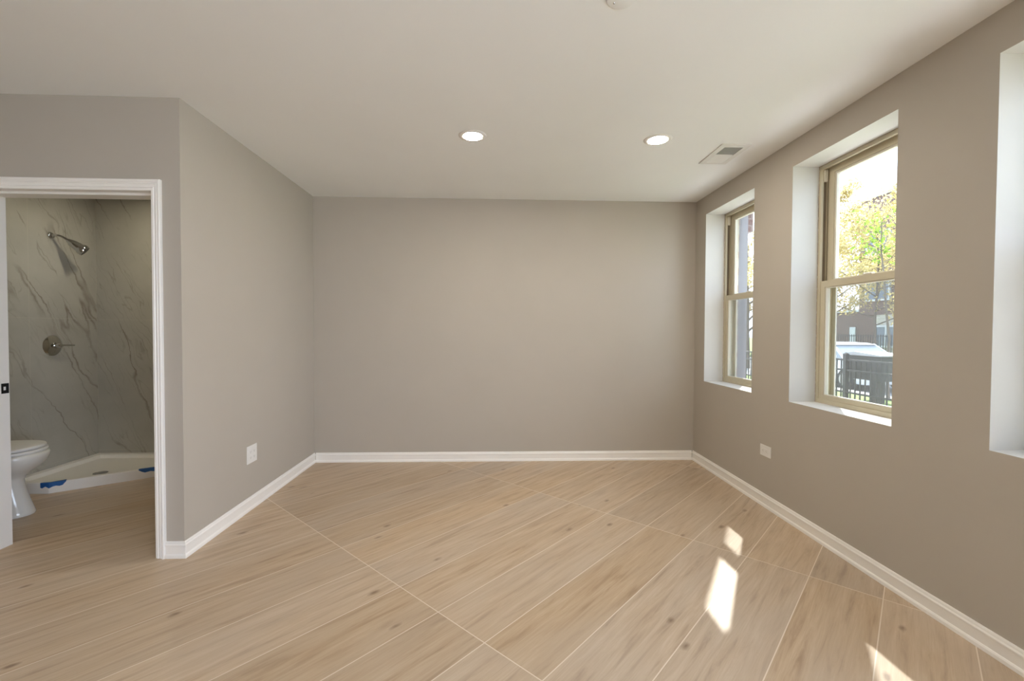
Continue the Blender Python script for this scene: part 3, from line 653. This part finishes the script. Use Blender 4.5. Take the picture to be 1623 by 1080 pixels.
o = obj('pickets', bm, M['iron'], ff); o['kind'] = 'stuff'

# trees in spring leaf
def tree(name, label, x, y, z, h, spread, n_leaf, leaf, lsize, seed, trunk_r=0.09, first=0.3, group=None):
    rnd = random.Random(seed); r = thing(name, label, 'tree', (x, y, z), group)
    tb = NB(); tips = []
    top = Vector((x+rnd.uniform(-.2, .2), y+rnd.uniform(-.2, .2), z+h*0.92)); b0 = Vector((x, y, z-0.05))
    tr = [b0.lerp(top, k/6)+Vector((rnd.uniform(-.05, .05), rnd.uniform(-.05, .05), 0))*(1 if 0 < k < 6 else 0) for k in range(7)]
    tube(tb, tr, [trunk_r*(1-0.13*k) for k in range(7)], 8)
    nb = 16
    for i in range(nb):
        f = first+(0.95-first)*i/(nb-1); p = b0.lerp(top, f); a = i*2.4+rnd.uniform(-.3, .3)
        L = spread*(1.0-0.55*f)*rnd.uniform(0.75, 1.15); d = Vector((math.cos(a), math.sin(a), rnd.uniform(0.25, 0.8)))
        q = [p+d*L*t_+Vector((0, 0, 0.12*L*t_*t_)) for t_ in (0, 0.35, 0.7, 1)]
        rr = trunk_r*(1-0.8*f)*0.55; tube(tb, q, [rr, rr*0.7, rr*0.45, rr*0.2], 6)
        for t_ in (0.3, 0.45, 0.6, 0.75, 0.9):
            s_ = q[0].lerp(q[3], t_); e2 = s_+Vector((rnd.uniform(-1, 1), rnd.uniform(-1, 1), rnd.uniform(-.2, .8)))*L*0.35
            tube(tb, [s_, s_.lerp(e2, .5)+Vector((0, 0, .03)), e2], [rr*0.35, rr*0.25, rr*0.12], 5); tips.append((s_, e2))
        tips.append((q[1], q[3]))
    obj('trunk', tb, M['bark'], r, True)
    fb = NB()
    for i in range(n_leaf):
        s_, e2 = rnd.choice(tips); c = s_.lerp(e2, rnd.uniform(0.2, 1.1))+Vector((rnd.gauss(0, 1), rnd.gauss(0, 1), rnd.gauss(0, 1)))*spread*0.07
        u = Vector((rnd.gauss(0, 1), rnd.gauss(0, 1), rnd.gauss(0, 1))).normalized(); v_ = u.cross(Vector((rnd.gauss(0, 1), rnd.gauss(0, 1), rnd.gauss(0, 1)))).normalized(); ls = lsize*rnd.uniform(0.6, 1.25)
        nrm = u.cross(v_)*ls*0.12
        fb.faces.new([fb.verts.new(p) for p in (c-u*ls*0.55, c+v_*ls*0.3+nrm, c+u*ls*0.55, c-v_*ls*0.3+nrm)])
    me = bpy.data.meshes.new('foliage'); fb.to_mesh(me); fb.free(); me.materials.append(leaf)
    o = bpy.data.objects.new('foliage', me); C.objects.link(o); o.parent = r; o.matrix_parent_inverse = Matrix.Translation(r.location).inverted()
tree('street_tree', 'yellow-leaved tree left of the tall brick building', 17.6, 22.9, -0.45, 9.2, 2.6, 8500, M['leaf_yellow'], 0.15, 3)
tree('street_tree', 'yellow-leaved tree with a thin trunk in front of the tall brick building', 16.0, 18.3, -0.5, 7.4, 3.1, 8000, M['leaf_yellow'], 0.13, 5, 0.07)
tree('street_tree', 'small bright green tree nearest the fence outside the middle window', 9.9, 10.9, -0.45, 5.0, 1.3, 260, M['leaf_green'], 0.13, 8, 0.04, 0.72)
tree('lawn_tree', 'green-leaved tree seen past the blue-grey post through the far window', 12.4, 21.6, -0.55, 6.5, 2.2, 3600, M['leaf_yellow'], 0.14, 11, 0.13, 0.3)
